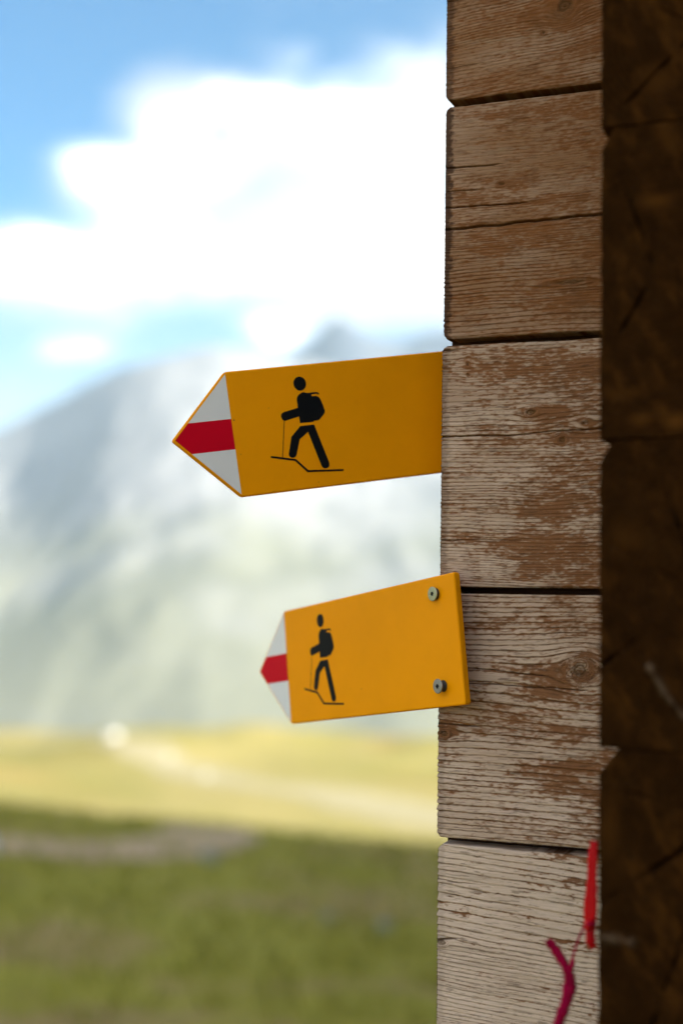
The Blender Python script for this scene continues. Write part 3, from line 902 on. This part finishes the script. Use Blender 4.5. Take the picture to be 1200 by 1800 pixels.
def screw(parent, x, z, stand, mat, shaft):
    """flat countersunk head with a six-lobed recess, black collar under it, shaft into the timber"""
    seg = 36
    rh = 0.0076
    prof = [(0.0012, shaft), (0.0022, shaft - .006), (0.0022, 0.001), (0.0022, -stand + .004), (rh - .0006, -stand + .0006), (rh, -stand + .0003), (rh, -stand - .0003), (rh - .0005, -stand - .0007)]
    V, F = lathe(prof, seg)
    base = (len(prof) - 1) * seg
    star_top = len(V)
    for k in range(seg):
        a = 2 * math.pi * k / seg
        rs = 0.0023 * (1 + 0.22 * math.cos(6 * a))
        V.append((rs * math.cos(a), -stand - .00075, rs * math.sin(a)))
    for k in range(seg):
        F.append((base + k, base + (k + 1) % seg, star_top + (k + 1) % seg, star_top + k))
    o = mesh_obj('screw', V, [f_[::-1] for f_ in F], mat, parent)
    o.location = (x, 0, z)
    rv = []
    for dep in (-.00075, .0012):
        for k in range(seg):
            a = 2 * math.pi * k / seg
            rs = 0.0023 * (1 + 0.22 * math.cos(6 * a)) * (1 if dep < 0 else .9)
            rv.append((rs * math.cos(a), -stand + dep, rs * math.sin(a)))
    rf = [(k, (k + 1) % seg, seg + (k + 1) % seg, seg + k) for k in range(seg)] + [tuple(range(seg, 2 * seg))]
    mesh_obj('recess', rv, rf, rubber, o)
    cv, cf = lathe([(0.0024, -stand + .0035), (0.0056, -stand + .0030), (0.0058, -.0004), (0.0062, -.0001), (0.0062, .0008), (0.003, .0009)], 28)
    mesh_obj('collar', cv, [f_[::-1] for f_ in cf], rubber, o, smooth=True)
    return o


def trail_sign(label, origin, U, Vv, Nn, hike_off, screws, spots):
    root = empty('trail_sign')
    M = Matrix(((U[0], -Nn[0], Vv[0], origin[0]), (U[1], -Nn[1], Vv[1], origin[1]), (U[2], -Nn[2], Vv[2], origin[2]), (0, 0, 0, 1)))
    root.matrix_world = M
    tag(root, label, 'sign', 'yellow hiking trail signs')
    # panel: arrow outline with rounded corners
    pts = [(-TIP, 0), (0, -H / 2), (L, -H / 2), (L, H / 2), (0, H / 2)]
    import bmesh
    bm = bmesh.new()
    fr = [bm.verts.new((x, 0, z)) for x, z in pts]
    bk = [bm.verts.new((x, TH, z)) for x, z in pts]
    k = len(pts)
    bm.faces.new(fr); bm.faces.new(bk[::-1])
    for i in range(k):
        bm.faces.new((fr[i], bk[i], bk[(i + 1) % k], fr[(i + 1) % k]))
    bm.normal_update()
    vert_e = [e for e in bm.edges if abs(e.verts[0].co.y - e.verts[1].co.y) > TH * .5]
    bmesh.ops.bevel(bm, geom=vert_e, offset=0.0028, segments=4, affect='EDGES', profile=0.5)
    rim = [e for e in bm.edges if abs(e.verts[0].co.y - e.verts[1].co.y) < 1e-6]
    bmesh.ops.bevel(bm, geom=rim, offset=0.0021, segments=4, affect='EDGES', profile=0.5)
    bmesh.ops.recalc_face_normals(bm, faces=bm.faces[:])
    me = bpy.data.meshes.new('panel'); bm.to_mesh(me); bm.free()
    me.materials.append(yellow)
    for p in me.polygons: p.use_smooth = len(p.vertices) <= 4 and p.area < 1e-4
    pn = bpy.data.objects.new('panel', me); C.objects.link(pn); pn.parent = root
    def xl(z):      # left limit of the film inside the rim
        return -62.6 + abs(z) * (62.6 / 65.2)
    film('white_field', [[(.45, 65.2), (.45, 16.7), (xl(16.7), 16.7)]], white, root)
    film('white_field', [[(.45, -65.2), (xl(-16.3), -16.3), (.45, -16.3)]], white, root)
    film('red_band', [[(.45, 16.7), (.45, -16.3), (xl(-16.3), -16.3), (-62.6, 0), (xl(16.7), 16.7)]], red, root)
    hk = film('hiker_symbol', [HEAD, TORSO, LEGS], black, root, off=hike_off)
    film('walking_pole', [POLE], black, hk, off=hike_off)
    film('slope_line', [SLOPE], black, hk, off=hike_off, lift=0.0003)
    for (x, z, r_) in spots:
        film('rust_spot', [[(x + r_ * math.cos(a * math.pi / 5), z + r_ * math.sin(a * math.pi / 5)) for a in range(10)]], rust, root, lift=0.0004)
    for (x, z, stand, m_, sh) in screws:
        screw(root, x, z, stand, m_, sh)
    return root


def frame_of(yaw, tilt, pit):
    cy, sy = math.cos(yaw), math.sin(yaw)
    a0 = Vector((cy, -sy, 0)); b0 = Vector((0, 0, 1)); n0 = Vector((-sy, -cy, 0))
    b1 = b0 * math.cos(pit) + n0 * math.sin(pit); n1 = n0 * math.cos(pit) - b0 * math.sin(pit)
    return a0 * math.cos(tilt) + b1 * math.sin(tilt), b1 * math.cos(tilt) - a0 * math.sin(tilt), n1


U, Vv, Nn = frame_of(R(-16.21), R(8.72), R(-1.39))
trail_sign('upper yellow arrow sign with hiker, its right end hidden behind the timber', (-0.11737, 1.51640, 1.81915), U, Vv, Nn, 0.0,
           [(.300, .045, .0012, zinc_g, .03), (.300, -.045, .0012, zinc_g, .03)], [(3.2, 15.0, .75), (5.6, -22.5, .5), (43.0, 24.0, .4), (87.0, -62.0, .45)])
U, Vv, Nn = frame_of(R(55.24), R(8.09), R(.49))
trail_sign('lower yellow arrow sign with hiker, fixed to the timber face by two screws', (-0.06261, 1.72398, 1.56100), U, Vv, Nn, -3.4,
           [(.2953, .0494, .0042, zinc_y, .05), (.2950, -.0465, .0072, zinc_g, .05)], [(150.0, -38.0, .55), (128.0, -36.0, .3)])

# ------------------------------------------------------------------ red ribbon and magenta chenille stem by the cross timber
red_tape = simple('red_tape', (0.50, 0.002, 0.006), 0.5, var=0.15, scale=120, spec=0.15)
magenta = simple('magenta_chenille', (0.36, 0.003, 0.045), 0.9, var=0.3, scale=300, spec=0.1)
steel = simple('nail_steel', (0.25, 0.22, 0.20), 0.5, 1.0, 0.3, 200)


def hut_pt(t, out_, z):
    c, s = math.cos(YAW), math.sin(YAW)
    return np.array([HUT0[0] + t * c - out_ * s, HUT0[1] - t * s - out_ * c, z])


def resample(P, m):
    P = np.array(P, float)
    k = len(P)
    s = np.linspace(0, k - 1, m)
    i = np.clip(s.astype(int), 0, k - 2); f = (s - i)[:, None]
    p0 = P[np.clip(i - 1, 0, None)]; p1 = P[i]; p2 = P[i + 1]; p3 = P[np.clip(i + 2, None, k - 1)]
    return 0.5 * ((2 * p1) + (-p0 + p2) * f + (2 * p0 - 5 * p1 + 4 * p2 - p3) * f ** 2 + (-p0 + 3 * p1 - 3 * p2 + p3) * f ** 3)


def sweep(P, rx, ry, m=40, seg=10, twist=0.0, side=None, rough=0.0):
    """tube or flat band along a path; rx, ry half widths (arrays resampled along the path)"""
    Q = resample(P, m)
    rx = np.interp(np.linspace(0, 1, m), np.linspace(0, 1, len(rx)), rx); ry = np.interp(np.linspace(0, 1, m), np.linspace(0, 1, len(ry)), ry)
    T = np.gradient(Q, axis=0); T /= np.linalg.norm(T, axis=1)[:, None] + 1e-12
    jit = 1 + rough * fbm(np.linspace(0, m / 2.0, m), np.zeros(m), m, 3); jit2 = 1 + rough * fbm(np.linspace(0, m / 2.0, m), np.zeros(m) + 9.5, m, 3)
    rx = rx * jit; ry = ry * jit2
    side = np.array(side if side is not None else (1, 0, 0), float)
    V = []
    for i in range(m):
        A = side - T[i] * (side @ T[i]); A /= np.linalg.norm(A)
        B = np.cross(T[i], A)
        th = twist * i / (m - 1)
        A2 = A * math.cos(th) + B * math.sin(th); B2 = B * math.cos(th) - A * math.sin(th)
        for k in range(seg):
            a = 2 * math.pi * k / seg
            ca_, sa_ = math.cos(a), math.sin(a)
            V.append(Q[i] + A2 * rx[i] * np.sign(ca_) * abs(ca_) ** 0.6 + B2 * ry[i] * np.sign(sa_) * abs(sa_) ** 0.6)
    F = [(i * seg + k, i * seg + (k + 1) % seg, (i + 1) * seg + (k + 1) % seg, (i + 1) * seg + k) for i in range(m - 1) for k in range(seg)]
    F += [tuple(range(seg))[::-1], tuple(range((m - 1) * seg, m * seg))]
    return V, F


wall_side = np.array([math.cos(YAW), -math.sin(YAW), 0])
rb = empty('red_ribbon', tuple(hut_pt(.198, .17, 1.4345)))
tag(rb, 'narrow red ribbon hanging from a nail beside the dark beam end', 'ribbon')


def rel(root, V):
    return np.array(V) - np.array(root.location)


def part(name, root, P, rx, ry, mat, **kw):
    V, F = sweep(P, rx, ry, **kw)
    return mesh_obj(name, rel(root, V), F, mat, root, smooth=True)


part('strip', rb, [hut_pt(.1985, .172, 1.436), hut_pt(.1972, .173, 1.42), hut_pt(.1962, .172, 1.395), hut_pt(.1945, .170, 1.372), hut_pt(.1946, .168, 1.360)],
     [.0034, .0045, .0046, .0060, .0066, .0054], [.0012, .0010, .0010, .0014, .0016], red_tape, side=wall_side, twist=0.5, rough=0.3)
part('knot', rb, [hut_pt(.1925, .173, 1.3605), hut_pt(.1950, .1755, 1.3640), hut_pt(.1985, .172, 1.3650)], [.0030, .0046, .0034], [.0028, .0040, .003], red_tape, m=14, side=(0, 0, 1))
part('tail', rb, [hut_pt(.1945, .169, 1.366), hut_pt(.1950, .171, 1.356), hut_pt(.1962, .172, 1.347), hut_pt(.1985, .170, 1.3438)], [.0042, .0046, .0042, .0030], [.0012, .0014, .0014], red_tape,
     side=wall_side, twist=-0.7, m=24, rough=0.4)
nl = part('nail', rb, [hut_pt(.225, .167, 1.4342), hut_pt(.21, .167, 1.4342), hut_pt(.1985, .167, 1.4342)], [.0011, .0011], [.0011, .0011], steel, m=6, side=(0, 0, 1))
part('nail_head', rb, [hut_pt(.1988, .167, 1.4342), hut_pt(.1978, .167, 1.4342)], [.0022, .0024], [.0022, .0024], steel, m=3, seg=14, side=(0, 0, 1))

cs = empty('chenille_stem', tuple(hut_pt(.1747, .16, 1.30)))
tag(cs, 'fuzzy magenta chenille stem dangling from the red ribbon', 'chenille stem')
stem_path = [hut_pt(.1544, .16, 1.3434), hut_pt(.1627, .161, 1.3342), hut_pt(.171, .162, 1.3221), hut_pt(.1747, .162, 1.314), hut_pt(.1747, .161, 1.3041), hut_pt(.1707, .160, 1.2887),
             hut_pt(.1641, .159, 1.2705), hut_pt(.1591, .158, 1.25), hut_pt(.1575, .158, 1.222)]
part('stem', cs, stem_path, [.0032, .0044, .0036, .0042, .0052, .0040, .0036, .0042, .0030], [.0032, .0038, .0042, .0044, .0048, .0044, .0034, .0036, .0030], magenta, m=150, side=wall_side, rough=0.55)
part('thread', cs, [hut_pt(.1745, .1625, 1.317), hut_pt(.1766, .164, 1.3267), hut_pt(.1832, .166, 1.3473), hut_pt(.1893, .170, 1.3603), hut_pt(.1950, .1800, 1.3655), hut_pt(.2000, .176, 1.3650),
                    hut_pt(.199, .168, 1.3640)], [.0013, .0010, .0010, .0011], [.0013, .0010, .0010, .0011], magenta, m=40, side=wall_side)
part('strand', cs, [hut_pt(.1745, .163, 1.3100), hut_pt(.1752, .164, 1.3180), hut_pt(.1775, .165, 1.3255), hut_pt(.1790, .1655, 1.3300)], [.0030, .0026, .0020, .0012], [.0030, .0026, .0020, .0012], magenta, m=40, side=wall_side, rough=0.6)
Q = resample(stem_path, 3600)
T = np.gradient(Q, axis=0); T /= np.linalg.norm(T, axis=1)[:, None]
fv = []
for i in range(len(Q)):
    d = rng.normal(size=3); d -= T[i] * (d @ T[i]); d /= np.linalg.norm(d); d += T[i] * rng.normal(0, .35)
    s_ = np.cross(T[i], d) * .00022
    p0 = Q[i] + d * .0035
    fv += [p0 - s_, p0 + s_, Q[i] + d * rng.uniform(.0050, .0085)]
o = mesh_obj('fuzz', rel(cs, fv), np.arange(len(fv)).reshape(-1, 3), magenta, cs)
o['kind'] = 'stuff'
